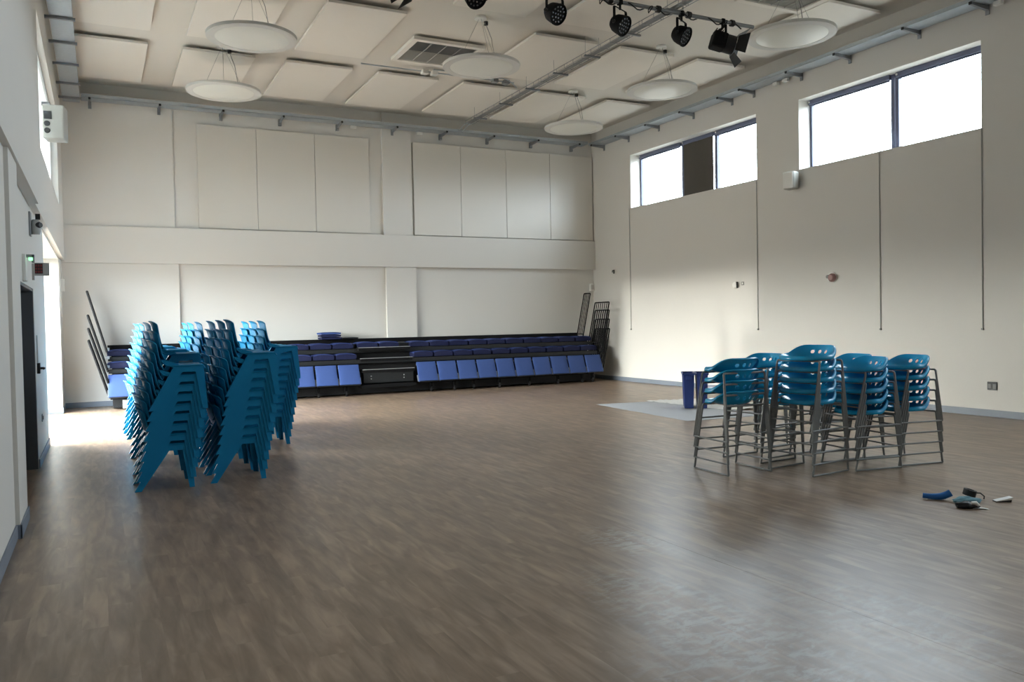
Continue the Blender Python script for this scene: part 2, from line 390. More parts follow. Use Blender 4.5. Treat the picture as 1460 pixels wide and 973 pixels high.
def tall_glazing(name, O):
    y0, y1, z0, z1 = O; st = (y1-y0-0.06)/4
    mb = MB().bb(-1.12, -1.06, y0, y1, 0, 0.05).bb(-1.12, -1.06, y0, y1, z1-0.06, z1)
    for k in range(5):
        yy = y0+0.03+st*k; mb.bb(-1.12, -1.06, yy-0.03, yy+0.03, 0.05, z1-0.06)
    fr = struct(mb.build(name, M['framewhite']))
    MB().bb(-1.093, -1.087, y0+0.02, y1-0.02, 0.02, z1-0.02).build('pane', M['glass'], fr)
tall_glazing('window_6', LG)

# ------------------------------------------------------------------ ceiling rafts
cols = [(-0.30, 0.87), (1.43, 2.65), (3.20, 4.44), (4.95, 6.19), (6.73, 7.97), (8.45, 9.64), (10.19, 11.36)]
rows = [(15.33, 17.73), (12.25, 14.62), (9.2, 11.62), (6.2, 8.5)]
cname = ['far left', 'second from left', 'third from left', 'middle', 'third from right', 'second from right', 'far right']
rname = ['back row', 'second row from back', 'third row from back', 'row nearest the camera']
for ri, (ya, yb) in enumerate(rows):
    for ci, (xa, xb) in enumerate(cols):
        if (ri, ci) in ((1, 3), (2, 5)): continue
        if ri == 3 and ci != 6: continue
        yy0, yy1 = ya, yb
        if ri == 2 and ci == 6: yy0 = 9.15
        t = thing('ceiling_raft', f'white square-edged acoustic ceiling panel, {cname[ci]} in {rname[ri]}', 'ceiling panel', ((xa+xb)/2, (yy0+yy1)/2, 6.40), 0, 'acoustic ceiling rafts')
        hx, hy = (xb-xa)/2, (yy1-yy0)/2
        MB().bb(-hx, hx, -hy, hy, 0, 0.045).build('panel', M['raft'], t, bevel=0.004)
        mb = MB()
        for sx in (-0.35, 0.35): mb.bb(sx-0.02, sx+0.02, -hy+0.12, hy-0.12, 0.045, 0.0995)
        mb.build('fixing_rail', M['galv'], t)
def vent(label, xa, xb, ya, yb):
    t = thing('ceiling_vent', label, 'air vent', ((xa+xb)/2, (ya+yb)/2, 6.40), 0, 'square ceiling air vents')
    hx, hy = (xb-xa)/2, (yb-ya)/2
    mb = MB().bb(-hx, hx, -hy, -hy+0.1, 0, 0.06).bb(-hx, hx, hy-0.1, hy, 0, 0.06).bb(-hx, -hx+0.1, -hy+0.1, hy-0.1, 0, 0.06).bb(hx-0.1, hx, -hy+0.1, hy-0.1, 0, 0.06)
    mb.bb(-hx+0.12, hx-0.12, -hy+0.12, hy-0.12, 0.061, 0.0995)
    mb.build('frame', M['raft'], t, bevel=0.004)
    for nm, a, b, m in (('dark_grille', -hy+0.1, -0.01, M['grille']), ('pale_grille', 0.01, hy-0.1, M['grillelight'])):
        mb = MB().bb(-hx+0.1, hx-0.1, a, b, 0.03, 0.055)
        n = 16
        for k in range(n):
            y = a+(b-a)*(k+0.5)/n
            mb.box((0, y, 0.022), (2*hx-0.2, 0.016, 0.004), Matrix.Rotation(0.6, 3, 'X'))
        for k in range(1, 4): mb.bb(-hx+0.1+(2*hx-0.2)*k/4-0.006, -hx+0.1+(2*hx-0.2)*k/4+0.006, a, b, 0.012, 0.03)
        mb.build(nm, m, t)
vent('square ceiling air vent with grey grille, behind the middle disc lamp', 4.92, 6.26, 13.26, 14.52)
vent('square ceiling air vent with grey grille, above the right end of lighting bar', 8.85, 10.15, 8.45, 9.75)

# ------------------------------------------------------------------ disc pendant lamps
def disc_lamp(x, y, label):
    t = thing('disc_pendant_lamp', label, 'ceiling lamp', (x, y, 5.68), 0, 'disc pendant lamps')
    R_ = 0.625
    MB().lathe([(R_-0.03, 0.0), (R_, 0.0), (R_+0.004, 0.02), (R_+0.004, 0.042), (R_-0.02, 0.05), (R_-0.3, 0.055)], 72).build('housing', M['lamprim'], t, smooth=35)
    MB().lathe([(R_-0.031, 0.012), (R_-0.031, -0.002), (R_-0.115, -0.003), (R_-0.116, 0.0)], 72).build('trim_ring', M['lamprim'], t, smooth=35)
    MB().lathe([(R_-0.117, 0.0), (R_-0.13, -0.004), (0.2, -0.006), (0.02, -0.006)], 72).build('diffuser', M['diffuser'], t, smooth=35)
    MB().lathe([(0.1, 0.778), (0.1, 0.80), (0.09, 0.818)], 24).build('canopy', M['white'], t, smooth=35)
    MB().lathe([(0.035, 0.72), (0.035, 0.775)], 14, (0.12, 0.05, 0)).build('cord_grip', M['black'], t, smooth=35)
    for k in range(3):
        a = 2*PI*k/3+0.4
        MB().tube([(0.42*math.cos(a), 0.42*math.sin(a), 0.05), (0.03*math.cos(a), 0.03*math.sin(a), 0.78)], 0.0025, 5).build('suspension_wire', M['wire'], t)
    MB().tube([(0.12, 0.05, 0.73), (0.2, 0.02, 0.5), (0.24, 0, 0.2), (0.26, 0, 0.052)], 0.005, 6).build('power_cord', M['wire'], t)
disc_lamp(2.07, 15.2, 'white disc pendant lamp, left one in the far row')
disc_lamp(2.07, 12.22, 'white disc pendant lamp, left one in the nearer row, above the far-left lamp')
disc_lamp(5.65, 12.13, 'white disc pendant lamp hanging just in front of ceiling air vent')
disc_lamp(9.24, 12.1, 'white disc pendant lamp above the middle of farther high window')
disc_lamp(9.24, 15.2, 'white disc pendant lamp near the far right corner')
disc_lamp(9.24, 8.98, 'white disc pendant lamp nearest the right wall cable tray')

# ------------------------------------------------------------------ cable trays with brackets
def tray_section(mb, L, w, axis):
    pass
def tray(label, kind, pos, span, brackets):
    t = thing('cable_tray', label, 'cable tray', (0, 0, 0), 0, 'perimeter cable trays')
    a, b = span
    if kind == 'R':
        MB().bb(11.42, 11.76, a, b, 6.06, 6.066).bb(11.42, 11.426, a, b, 6.06, 6.12).bb(11.754, 11.76, a, b, 6.06, 6.12).build('tray', M['galv'], t)
    elif kind == 'B':
        MB().bb(a, b, 18.08, 18.40, 6.10, 6.106).bb(a, b, 18.08, 18.086, 6.10, 6.17).bb(a, b, 18.394, 18.40, 6.10, 6.17).build('tray', M['galv'], t)
    else:
        MB().bb(-0.52, -0.22, a, b, 6.06, 6.066).bb(-0.226, -0.22, a, b, 6.06, 6.13).bb(-0.52, -0.514, a, b, 6.06, 6.13).build('tray', M['galv'], t)
    for y in brackets:
        m1 = MB()
        if kind == 'R':
            m1.hexa([(11.40, y-0.02, 6.02), (11.79, y-0.02, 5.99), (11.79, y+0.02, 5.99), (11.40, y+0.02, 6.02), (11.40, y-0.02, 6.058), (11.79, y-0.02, 6.058), (11.79, y+0.02, 6.058), (11.40, y+0.02, 6.058)])
            m1.bb(11.783, 11.797, y-0.03, y+0.03, 5.93, 6.07)
            c = (11.394, y, 6.04)
        elif kind == 'B':
            m1.hexa([(y-0.02, 18.06, 6.06), (y+0.02, 18.06, 6.06), (y+0.02, 18.46, 6.03), (y-0.02, 18.46, 6.03), (y-0.02, 18.06, 6.098), (y+0.02, 18.06, 6.098), (y+0.02, 18.46, 6.098), (y-0.02, 18.46, 6.098)])
            m1.bb(y-0.03, y+0.03, 18.45, 18.528, 5.97, 6.11)
            c = (y, 18.056, 6.08)
        else:
            m1.bb(-0.58 if y > 10.2 else -0.548, -0.2, y-0.025, y+0.025, 6.02, 6.058); c = (-0.195, y, 6.04)
        o = m1.build('bracket', M['steel_dk'], t)
        MB().box(c, (0.014, 0.042, 0.042) if kind != 'B' else (0.042, 0.014, 0.042)).build('end_cap', M['black'] if kind != 'L' else M['steel_dk'], o)
    return t
tr = tray('galvanised cable tray on brackets along the right wall above the windows', 'R', 0, (YF+0.1, 18.06), [3.0, 4.2, 5.4, 6.5, 7.66, 8.78, 10.13, 11.23, 12.47, 13.1, 14.33, 15.58, 16.8, 17.9])
for y in (11.55, 11.8, 7.2, 7.45):
    MB().box((11.72, y, 6.02), (0.08, 0.12, 0.06)).build('junction_box', M['white'], tr, bevel=0.01)
tr = tray('galvanised cable tray on brackets along the back wall above the beam', 'B', 0, (-0.2, 11.41), [-0.05, 1.22, 2.44, 3.68, 4.96, 6.25, 7.48, 8.72, 9.95, 11.15])
for x in (5.3, 6.9):
    MB().box((x, 18.36, 6.06), (0.14, 0.06, 0.06)).build('junction_box', M['white'], tr, bevel=0.01)
tray('wide galvanised cable tray along the left wall above the speaker', 'L', 0, (YF+0.1, 18.40), [3.6, 5.0, 6.4, 7.8, 9.2, 10.6, 12.1, 13.49, 14.6, 15.76, 16.97, 18.0])

# ceiling cable basket running front to back, with its drop to the back tray
t = thing('cable_basket', 'thin wire cable basket running front to back along the ceiling', 'cable tray')
mb = MB()
for dx, dz in ((-0.09, 0.06), (-0.09, 0), (-0.03, 0), (0.03, 0), (0.09, 0), (0.09, 0.06)):
    mb.tube([(7.82+dx, YF+0.1, 6.18+dz), (7.82+dx, 17.55, 6.18+dz)], 0.006, 5)
mb.build('long_wire', M['steel_dk'], t)
mb = MB()
y = 4.0
while y < 17.5:
    mb.tube([(7.73, y, 6.245), (7.73, y, 6.174), (7.91, y, 6.174), (7.91, y, 6.245)], 0.005, 5); y += 0.3
mb.build('cross_wire', M['steel_dk'], t)
MB().tube([(7.80, YF+0.1, 6.197), (7.79, 9.0, 6.2), (7.82, 13, 6.196), (7.80, 17.5, 6.2)], 0.018, 8).tube([(7.86, YF+0.1, 6.195), (7.87, 10.0, 6.2), (7.84, 17.5, 6.195)], 0.012, 8).build('cable', M['grille'], t, smooth=40)
for y in (8.3, 9.9, 11.0, 12.2, 13.3, 14.4, 15.6, 16.9):
    MB().bb(7.66, 7.98, y-0.02, y+0.02, 6.145, 6.172).tube([(7.68, y, 6.17), (7.68, y, 6.5)], 0.003, 6).tube([(7.96, y, 6.17), (7.96, y, 6.5)], 0.003, 6).build('hanger', M['steel_dk'], t)
MB().tube(fillet([(7.77, 17.5, 6.19), (7.77, 17.75, 6.19), (7.77, 18.02, 6.12), (7.77, 18.07, 6.14)], 0.08), 0.012, 8).tube(fillet([(7.87, 17.5, 6.19), (7.87, 17.75, 6.19), (7.87, 18.02, 6.12), (7.87, 18.07, 6.14)], 0.08), 0.012, 8).build('drop_pipe', M['galv'], t, smooth=40)
t = thing('ceiling_conduit', 'thin grey conduit with small boxes crossing the ceiling below the air vent', 'conduit', (0, 0, 0))
MB().tube([(4.5, 14.98, 6.43), (7.7, 14.98, 6.43)], 0.014, 8).tube(fillet([(5.9, 14.86, 6.45), (7.5, 14.86, 6.45), (7.7, 14.86, 6.3)], 0.1), 0.01, 8).build('pipe', M['galv'], t, smooth=40)
for x in (5.75, 5.95, 7.25, 7.5):
    MB().box((x, 14.95, 6.41), (0.12, 0.14, 0.08)).build('junction_box', M['white'] if x < 7 else M['steel_dk'], t, bevel=0.01)

# ------------------------------------------------------------------ stage lighting bar and lights
BARZ, BARY = 5.6, 8.75
t = thing('lighting_bar', 'horizontal steel lighting bar hung from wires below the ceiling', 'lighting bar', (5.0, BARY, BARZ))
MB().tube([(-4.3, 0, 0), (3.27, 0, 0)], 0.026, 14).build('pipe', M['steel_dk'], t, smooth=40)
for x in (-3.5, -0.6, 2.05):
    MB().tube([(x, 0, 0.02), (x, 0, H-BARZ)], 0.005, 6).build('hanging_wire', M['wire'], t)
pts = []
for k in range(90):
    x = -2.5+k*5.55/89
    pts.append((x, 0.03*math.cos(k*0.9), -0.02+0.034*math.sin(k*0.9)))
MB().tube(pts, 0.009, 6).build('cable', M['black'], t, smooth=60)
for x in (1.5, 2.0, 2.75, 0.75):
    MB().lathe([(0.03, -0.03), (0.045, -0.025), (0.045, 0.025), (0.03, 0.03)], 14, (x+0.14, 0, 0.0), (1, 0, 0)).build('socket', M['black'], t, smooth=40)
    MB().tube([(x+0.02*math.sin(q), 0.04*math.cos(q)-0.02, 0.06*math.sin(q*0.5)-0.06) for q in [i*0.5 for i in range(14)]], 0.006, 6).build('cable_loop', M['black'], t, smooth=60)

def par_light(label, x, aim, barn=False, zc=-0.285):
    t = thing('par_light' if not barn else 'spotlight', label, 'stage light', (x, BARY, BARZ), 0, 'stage lights on the lighting bar')
    MB().bb(-0.025, 0.025, -0.035, 0.035, -0.035, 0.032).bb(-0.012, 0.012, -0.012, 0.012, -0.10, -0.03).build('clamp', M['blackmetal'], t, bevel=0.004)
    a = Vector(aim).normalized(); side = Vector((0, 0, 1)).cross(a).normalized()
    c = Vector((0, 0, zc)); w = 0.145
    yk = fillet([c+side*w, c+side*w+Vector((0, 0, 0.198)), c-side*w+Vector((0, 0, 0.198)), c-side*w], 0.03)
    mb = MB()
    for s0, s1 in zip(yk, yk[1:]):
        d = (s1-s0); mid = (s0+s1)/2
        if d.length < 1e-5: continue
        ez = d.normalized(); ex = a-ez*a.dot(ez); ex.normalize(); ey = ez.cross(ex)
        mb.box(mid, (0.032, 0.012, d.length+0.004), Matrix((ex, ey, ez)).transposed())
    mb.build('yoke', M['blackmetal'], t)
    if not barn:
        body = MB().lathe([(0.045, -0.12), (0.08, -0.115), (0.11, -0.065), (0.122, 0.0), (0.124, 0.05), (0.13, 0.055), (0.13, 0.075), (0.122, 0.078), (0.118, 0.06)], 28, c, a).build('body', M['blackmetal'], t, smooth=40)
        MB().lathe([(0.117, 0.05), (0.117, 0.058)], 24, c, a).build('lens_plate', M['black'], t)
        ey = a.cross(side); n = 0
        mb = MB()
        for ring, cnt in ((0, 1), (0.045, 6), (0.09, 12)):
            for k in range(cnt):
                q = 2*PI*k/cnt
                mb.lathe([(0.014, 0), (0.011, 0.006), (0.004, 0.009)], 10, c+a*0.058+side*ring*math.cos(q)+ey*ring*math.sin(q), a)
        mb.build('led_lens', M['silver'], t, smooth=40)
        for s_ in (-1, 1):
            MB().lathe([(0.02, 0), (0.024, 0.01), (0.02, 0.03)], 10, c+side*s_*(w+0.002), side*s_).build('tilt_knob', M['black'], t, smooth=40)
    else:
        up_ = a.cross(side); up_ = -up_ if up_.z < 0 else up_
        Rm = Matrix((side, up_, a)).transposed()
        mb = MB().box(c-a*0.06, (0.23, 0.22, 0.2), Rm)
        mb.build('body', M['blackmetal'], t, bevel=0.03)
        MB().lathe([(0.125, 0.03), (0.125, 0.16), (0.11, 0.16), (0.1, 0.12)], 28, c, a).build('lens_barrel', M['black'], t, smooth=40)
        MB().lathe([(0.1, 0.118), (0.07, 0.135), (0.02, 0.145)], 24, c, a).build('lens', M['silver'], t, smooth=40)
        for d, wd in ((side, up_), (-side, up_), (up_, side), (-up_, side)):
            p0 = c+a*0.165+d*0.125; out = (a*0.75+d*0.65).normalized()
            poly = [p0-wd*0.1, p0+wd*0.1, p0+out*0.16+wd*0.14, p0+out*0.16-wd*0.14]
            MB().plate(poly, out.cross(wd), 0.004).build('barn_door', M['black'], t)
        mb = MB()
        for k in range(5): mb.box(c-a*(0.02+0.03*k)+up_*0.125, (0.2, 0.01, 0.01), Rm)
        mb.build('cooling_fin', M['blackmetal'], t)
par_light('black barn-door spotlight, leftmost on the bar, cut off by the picture top', 3.32, (-0.85, -0.2, -0.3), True, -0.20)
par_light('black par light on the bar, second from left, nearly cut off by picture top', 4.0, (0.1, -0.75, -0.65), False, -0.25)
par_light('black par light on the bar, third from left, right of the middle disc lamp', 5.08, (0.25, -0.8, -0.5))
par_light('black par light left of the ceiling cable basket, fourth from left', 6.04, (0.35, -0.75, -0.5))
par_light('black par light right of the ceiling cable basket, beside the barn-door spotlight', 7.02, (0.4, -0.72, -0.5))
par_light('black barn-door spotlight at right end of bar, aimed right', 7.72, (0.86, -0.38, -0.28), True)

# ------------------------------------------------------------------ fabric wall panels on the upper back wall
xs = [1.94, 3.16, 4.43, 5.69]
pn = ['left', 'middle', 'right']
for i in range(3):
    t = MB().bb(xs[i]+0.004, xs[i+1]-0.004, 18.49, YB, 3.665, 5.86).build('wall_panel', M['wpanel'], bevel=0.006)
    tag(t, f'pale flat wall panel, {pn[i]} of three left of the pilaster', 'wall panel', 'flat acoustic wall panels')
xs = [6.76, 7.98, 9.22, 10.48, 11.77]
pn = ['first', 'second', 'third', 'fourth']
for i in range(4):
    t = MB().bb(xs[i]+0.004, xs[i+1]-0.004, 18.46, YB, 3.66, 5.86).build('wall_panel', M['wpanel'], bevel=0.006)
    tag(t, f'pale flat wall panel, {pn[i]} of four going right from the pilaster', 'wall panel', 'flat acoustic wall panels')

# ------------------------------------------------------------------ retractable seating along the back wall
ST = thing('retractable_seating', 'long black retractable seating stand with blue tip-up seats along back wall', 'retractable seating', (0, 0, 0))
X0, X1, A0, A1 = 0.10, 11.24, 5.05, 6.30
def part(mb, name, m, parent=ST, **k): return mb.build(name, m, parent, **k)
part(MB().bb(X0+0.1, X1-0.1, 17.85, 18.40, 0.03, 1.12).bb(X0+0.1, X1-0.1, 17.60, 17.9, 0.03, 0.70), 'base', M['understage'])
for nm, y, z0, z1 in (('fascia', 17.44, 0.70, 0.785), ('fascia', 17.70, 0.93, 1.015), ('back_rail', 18.22, 1.145, 1.235)):
    part(MB().bb(X0+0.03, X1-(0.05 if nm != 'back_rail' else 0.16), y, y+0.06, z0, z1), nm, M['beamblack'] if nm == 'fascia' else M['blackmetal'], bevel=0.006)
for y0, y1, z in ((17.5, 17.85, 0.76), (17.76, 18.2, 0.99), (18.28, 18.40, 1.16)):
    part(MB().bb(X0+0.05, X1-0.08, y0, y1, z-0.03, z), 'deck', M['understage'])
# aisle steps
for z, y in ((1.035, 17.56), (0.80, 17.42), (0.56, 17.30)):
    o = part(MB().bb(A0+0.02, A1-0.04, y, y+0.35, z-0.06, z), 'step', M['blackmetal'], bevel=0.004)
    MB().bb(A0+0.02, A1-0.04, y-0.006, y+0.03, z+0.0, z+0.012).build('nosing', M['nosing'], o)
o = part(MB().bb(A0+0.05, A1-0.06, 17.33, 17.36, 0.27, 0.50), 'kick_panel', M['beamblack'], bevel=0.004)
mb = MB()
for x in (A0+0.22, A1-0.28):
    for z in (0.36, 0.42): mb.lathe([(0.014, 0), (0.012, 0.008)], 10, (x, 17.33, z), (0, -1, 0))
mb.build('bolt', M['bolt'], o)
part(MB().bb(A0, A1-0.02, 17.27, 17.6, 0.17, 0.24), 'step_base', M['blackmetal'])
# front row: tipped panels leaning forward at the bottom
def front_seat(x):
    w = 0.229
    def fn(u, v):
        a = (u-0.5)*2; q = v
        return (x+a*w*(1-0.02*q), 17.19+0.17*q-0.012*(1-abs(a)**6)*math.sin(PI*min(1, max(0, q)))**0.3, 0.27+0.42*q)
    o = MB().grid(fn, 10, 10, -0.055).build('seat', M['bluefab'], ST, smooth=50, bevel=0.008)
    MB().bb(x-w+0.01, x+w-0.01, 17.205, 17.27, 0.245, 0.268).build('seat_edge', M['black'], o)
    for s_ in (-1, 1):
        MB().box((x+s_*(w+0.006), 17.26, 0.33), (0.01, 0.05, 0.14), Matrix.Rotation(-0.38, 3, 'X')).build('hinge_arm', M['steel_dk'], o)
    MB().bb(x-0.2, x+0.2, 17.39, 17.47, 0.60, 0.64).build('hinge_block', M['steel_dk'], o)
nL, nR = 10, 10
for i in range(nL): front_seat(0.10+0.246+i*0.492)
for i in range(nR): front_seat(6.31+0.246+i*0.491)
def folded(x, y0, y1, z0, h, m):
    w = 0.236
    def fn(u, v):
        a = (u-0.5)*2; q = v
        return (x+a*w*(0.97+0.03*q), y0+(y1-y0)*q, z0+h*(0.72+0.28*(1-abs(a)**2.5))*min(1.0, 0.94+0.9*q))
    mb = MB().grid(fn, 10, 6, 0)
    k = len(mb.v); mb.grid(lambda u, v: (x+(u-0.5)*2*w*0.95, y0+0.005+(y1-y0-0.01)*v, z0), 10, 6, 0)
    n = 77; rim = [i*7 for i in range(11)]+[70+j for j in range(1, 7)]+[i*7+6 for i in range(9, -1, -1)]+[j for j in range(5, 0, -1)]
    mb.f += [(rim[q], rim[(q+1) % len(rim)], rim[(q+1) % len(rim)]+n, rim[q]+n) for q in range(len(rim))]
    o = mb.build('seat', m, ST, smooth=50)
    MB().grid(lambda u, v: (lambda p: (p[0], p[1], p[2]+0.001))(fn(0.03+0.94*u, 0.06+0.9*v)), 10, 6, 0.014).build('pad', M['padfab'], o, smooth=50)
for i in range(nL):
    x = 0.10+0.246+i*0.492
    folded(x, 17.50, 17.80, 0.80, 0.115, M['navyfab_shaded']); folded(x, 17.75, 18.18, 1.03, 0.11, M['navyfab_shaded'])
for i in range(nR):
    x = 6.31+0.246+i*0.491
    folded(x, 17.50, 17.80, 0.80, 0.115, M['navyfab_shaded']); folded(x, 17.75, 18.18, 1.03, 0.11, M['navyfab_shaded'])
for x in (5.33, 5.83): folded(x, 17.75, 18.18, 1.04, 0.11, M['navyfab_shaded'])
# castors and legs under the front
for x in (0.5, 1.5, 2.5, 3.3, 4.15, 4.75, 6.72, 7.3, 7.78, 8.45, 9.25, 10.05, 10.75, 11.05):
    o = part(MB().bb(x-0.025, x+0.025, 17.46, 17.52, 0.06, 0.27), 'castor', M['blackmetal'])
    MB().lathe([(0.03, -0.022), (0.055, -0.016), (0.055, 0.016), (0.03, 0.022)], 18, (x, 17.47, 0.055), (1, 0, 0)).build('wheel', M['black'], o, smooth=40)
part(MB().bb(X0+0.05, X1-0.15, 17.46, 17.50, 0.2, 0.26), 'front_beam', M['blackmetal'])
o = part(MB().bb(0.36, 0.56, 17.36, 17.46, 0.03, 0.19), 'control_box', M['grillelight'], bevel=0.006)
MB().lathe([(0.02, 0), (0.02, 0.01)], 12, (0.44, 17.36, 0.11), (0, -1, 0)).build('socket', M['black'], o)
# guard rails: slatted frames leaning outwards at both ends
def guard(xb, zb, xt, zt, y0, y1, nb=7, tr_=0.016):
    mb = MB(); d = lambda y, q: (xb+(xt-xb)*q, y, zb+(zt-zb)*q)
    mb.tube(fillet([d(y0, 0), d(y0, 1), d(y1, 1), d(y1, 0)], 0.03, 3), tr_, 8)
    mb.tube([d(y0, 0.04), d(y1, 0.04)], tr_*0.8, 6)
    for k in range(1, nb):
        y = y0+(y1-y0)*k/nb; mb.tube([d(y, 0.04), d(y, 0.985)], 0.012, 6)
    return mb.build('guard_rail', M['blackmetal'], ST, smooth=40)
for zb, zt, dx in ((0.27, 1.34, 0.0), (0.53, 1.57, -0.025), (0.74, 1.82, -0.03), (1.12, 2.27, -0.05)):
    guard(0.13+dx*0.3, zb, -0.19, zt, 17.30, 17.95 if zb < 1 else 18.05, 7, 0.022)
for zb, zt, dx in ((0.25, 1.33, 0.0), (0.50, 1.57, 0.025), (0.72, 1.80, 0.02), (0.95, 2.0, 0.0)):
    guard(11.24+dx*0.3, zb, 11.47, zt, 17.30, 17.95)
guard(11.13, 1.15, 11.37, 2.25, 18.02, 18.32, 4)
for z in (0.62, 0.85, 1.02, 1.18):
    part(MB().bb(0.08, 0.16, 17.5, 17.56, z-0.04, z+0.02), 'end_bracket', M['bolt'], bevel=0.01)
# loose cushions left on top
def cushion(label, x, z, w, d, h, rz, m):
    def fn(u, v):
        a, b = (u-0.5)*2, (v-0.5)*2
        return (a*w/2, b*d/2, h*(0.72+0.28*(1-abs(a)**4)*(1-abs(b)**4)))
    t = thing('seat_cushion', label, 'cushion', (x, 18.20, z), rz, 'loose cushions on the seating stand')
    mb = MB().grid(fn, 10, 10, 0); mb.grid(lambda u, v: ((u-0.5)*w*0.96, (v-0.5)*d*0.96, 0), 10, 10, 0)
    n = 121; rim = [i*11 for i in range(11)]+[110+j for j in range(1, 11)]+[i*11+10 for i in range(9, -1, -1)]+[j for j in range(9, 0, -1)]
    mb.f += [(rim[q], rim[(q+1) % 40], rim[(q+1) % 40]+n, rim[q]+n) for q in range(40)]
    mb.build('cover', m, t, smooth=50)
cushion('blue seat cushion lying on the stand back rail, bottom of its pile', 4.60, 1.236, 0.46, 0.34, 0.055, 0.03, M['navyfab_shaded'])
cushion('blue seat cushion, middle of the pile on the stand back rail', 4.59, 1.291, 0.46, 0.34, 0.055, -0.05, M['navyfab_shaded'])
cushion('blue seat cushion, topmost of the pile on the stand back rail', 4.58, 1.346, 0.46, 0.34, 0.05, 0.04, M['bluefab'])
cushion('dark flat cushion beside the pile of blue cushions on stand', 5.03, 1.236, 0.36, 0.32, 0.04, 0.0, M['black'])

# ------------------------------------------------------------------ stacked one-piece plastic chairs
# local frame: +X is the way the chair faces, Y across, feet on z = 0; front foot at x = 0
CSH, CST = 0.44, 0.095
def chair_leg(side, front):
    sp = lambda z: side*(0.172+0.068*(CSH-z)/CSH)
    if front: prof = [(-0.108, 0.425), (-0.025, 0.425), (0.0, 0.0), (-0.048, 0.0)]
    else: prof = [(-0.29, 0.425), (-0.175, 0.425), (-0.475, 0.0), (-0.535, 0.0)]
    t = 0.008
    poly = [Vector((x, sp(z), z)) for x, z in prof]
    n = Vector((0, side, 0.068/CSH)).normalized()
    mb = MB().plate(poly, n, t)
    e = (1, 2) if front else (0, 3)            # inward flange on the outer edge of the leg
    a, b = poly[e[0]], poly[e[1]]
    inw = Vector((0, -side, 0)); wd = 0.045
    d = (b-a).normalized(); nn = d.cross(inw).normalized()
    if (nn.x > 0) == front: nn = -nn
    mb.plate([a, b, b+inw*wd*0.8, a+inw*wd], nn, 0.007)
    return mb
def make_chair():
    t = thing('plastic_chair', '', 'chair', (0, 0, 0))
    def seat(u, v):
        a = (v-0.5)*2; x = 0.005-0.41*u
        w = 0.185+0.012*math.sin(PI*u)
        z = CSH-0.018*math.sin(PI*min(1, u*1.1))*(1-a*a)
        if u < 0.12: z -= 0.035*((0.12-u)/0.12)**2; x = 0.005-0.41*0.12*(0.25+0.75*(u/0.12)) if u < 0.12 else x
        if u > 0.85: z += 0.05*((u-0.85)/0.15)**2
        if abs(a) > 0.85: z -= 0.012*((abs(a)-0.85)/0.15)**2
        return (x, a*w, z)
    MB().grid(seat, 20, 14, 0.008).build('seat', M['chair'], t, smooth=60)
    def back(u, v):
        a = (v-0.5)*2; w = 0.178-0.02*u
        x = -0.395-0.085*u**0.85+0.055*(a*a)*(0.35+0.65*u); z = CSH+0.046+(0.29-0.02*abs(a)**4)*u
        if u < 0.2: x += 0.012*(0.2-u)/0.2
        if u > 0.9: x -= 0.02*((u-0.9)/0.1)**2
        return (x, a*w, z)
    MB().grid(back, 18, 14, 0.008).build('backrest', M['chair'], t, smooth=60)
    for s_ in (-1, 1):
        mb = MB()
        mb.plate([(-0.02, s_*0.176, 0.43), (-0.29, s_*0.176, 0.43), (-0.26, s_*0.185, 0.362), (-0.03, s_*0.185, 0.362)], (0, s_, 0.15), 0.006)
        mb.plate([(-0.25, s_*0.178, 0.437), (-0.405, s_*0.172, 0.487), (-0.412, s_*0.172, 0.46), (-0.29, s_*0.178, 0.40)], (0, s_, 0.1), 0.006)
        mb.build('side_apron', M['chair'], t)
    for s_ in (-1, 1):
        for f in (True, False): chair_leg(s_, f).build('leg', M['chair'], t)
    return t
proto = make_chair(); first = True
rowname = {'L': 'left row', 'M': 'middle row', 'R': 'right row'}
def chair_stack(row, idx, x, y, n, rz=0.0):
    global first
    where = f'front stack of {rowname[row]}' if idx == 1 else f'{ORD[idx]} stack back in {rowname[row]}'
    for k in range(n):
        lab = f'teal one-piece plastic chair, {nth_top(n-1-k)}, {where}'
        if k == 0: lab = f'teal one-piece plastic chair on the floor, bottom of {where}'
        p = (x+0.0175*k*math.cos(rz), y+0.0175*k*math.sin(rz), CST*k)
        if first:
            proto.location = p; proto.rotation_euler = (0, 0, rz); proto['label'] = lab; proto['group'] = 'stacked teal chairs'; first = False
        else: dup(proto, p, rz, lab, 'stacked teal chairs')
for i, (x, y, n) in enumerate([(0.79, 8.75, 9), (0.80, 9.32, 10), (0.82, 11.0, 10), (0.83, 12.9, 10), (0.80, 13.65, 10)]): chair_stack('L', i+1, x, y, n)
for i, (x, y, n) in enumerate([(1.48, 8.82, 10), (1.47, 9.40, 10), (1.47, 10.25, 10), (1.47, 11.6, 10), (1.50, 13.0, 10), (1.48, 13.65, 10)]): chair_stack('M', i+1, x, y, n)
for i, (x, y, n) in enumerate([(2.20, 11.15, 10), (2.20, 11.8, 10), (2.20, 12.5, 10)]): chair_stack('R', i+1, x, y, n)

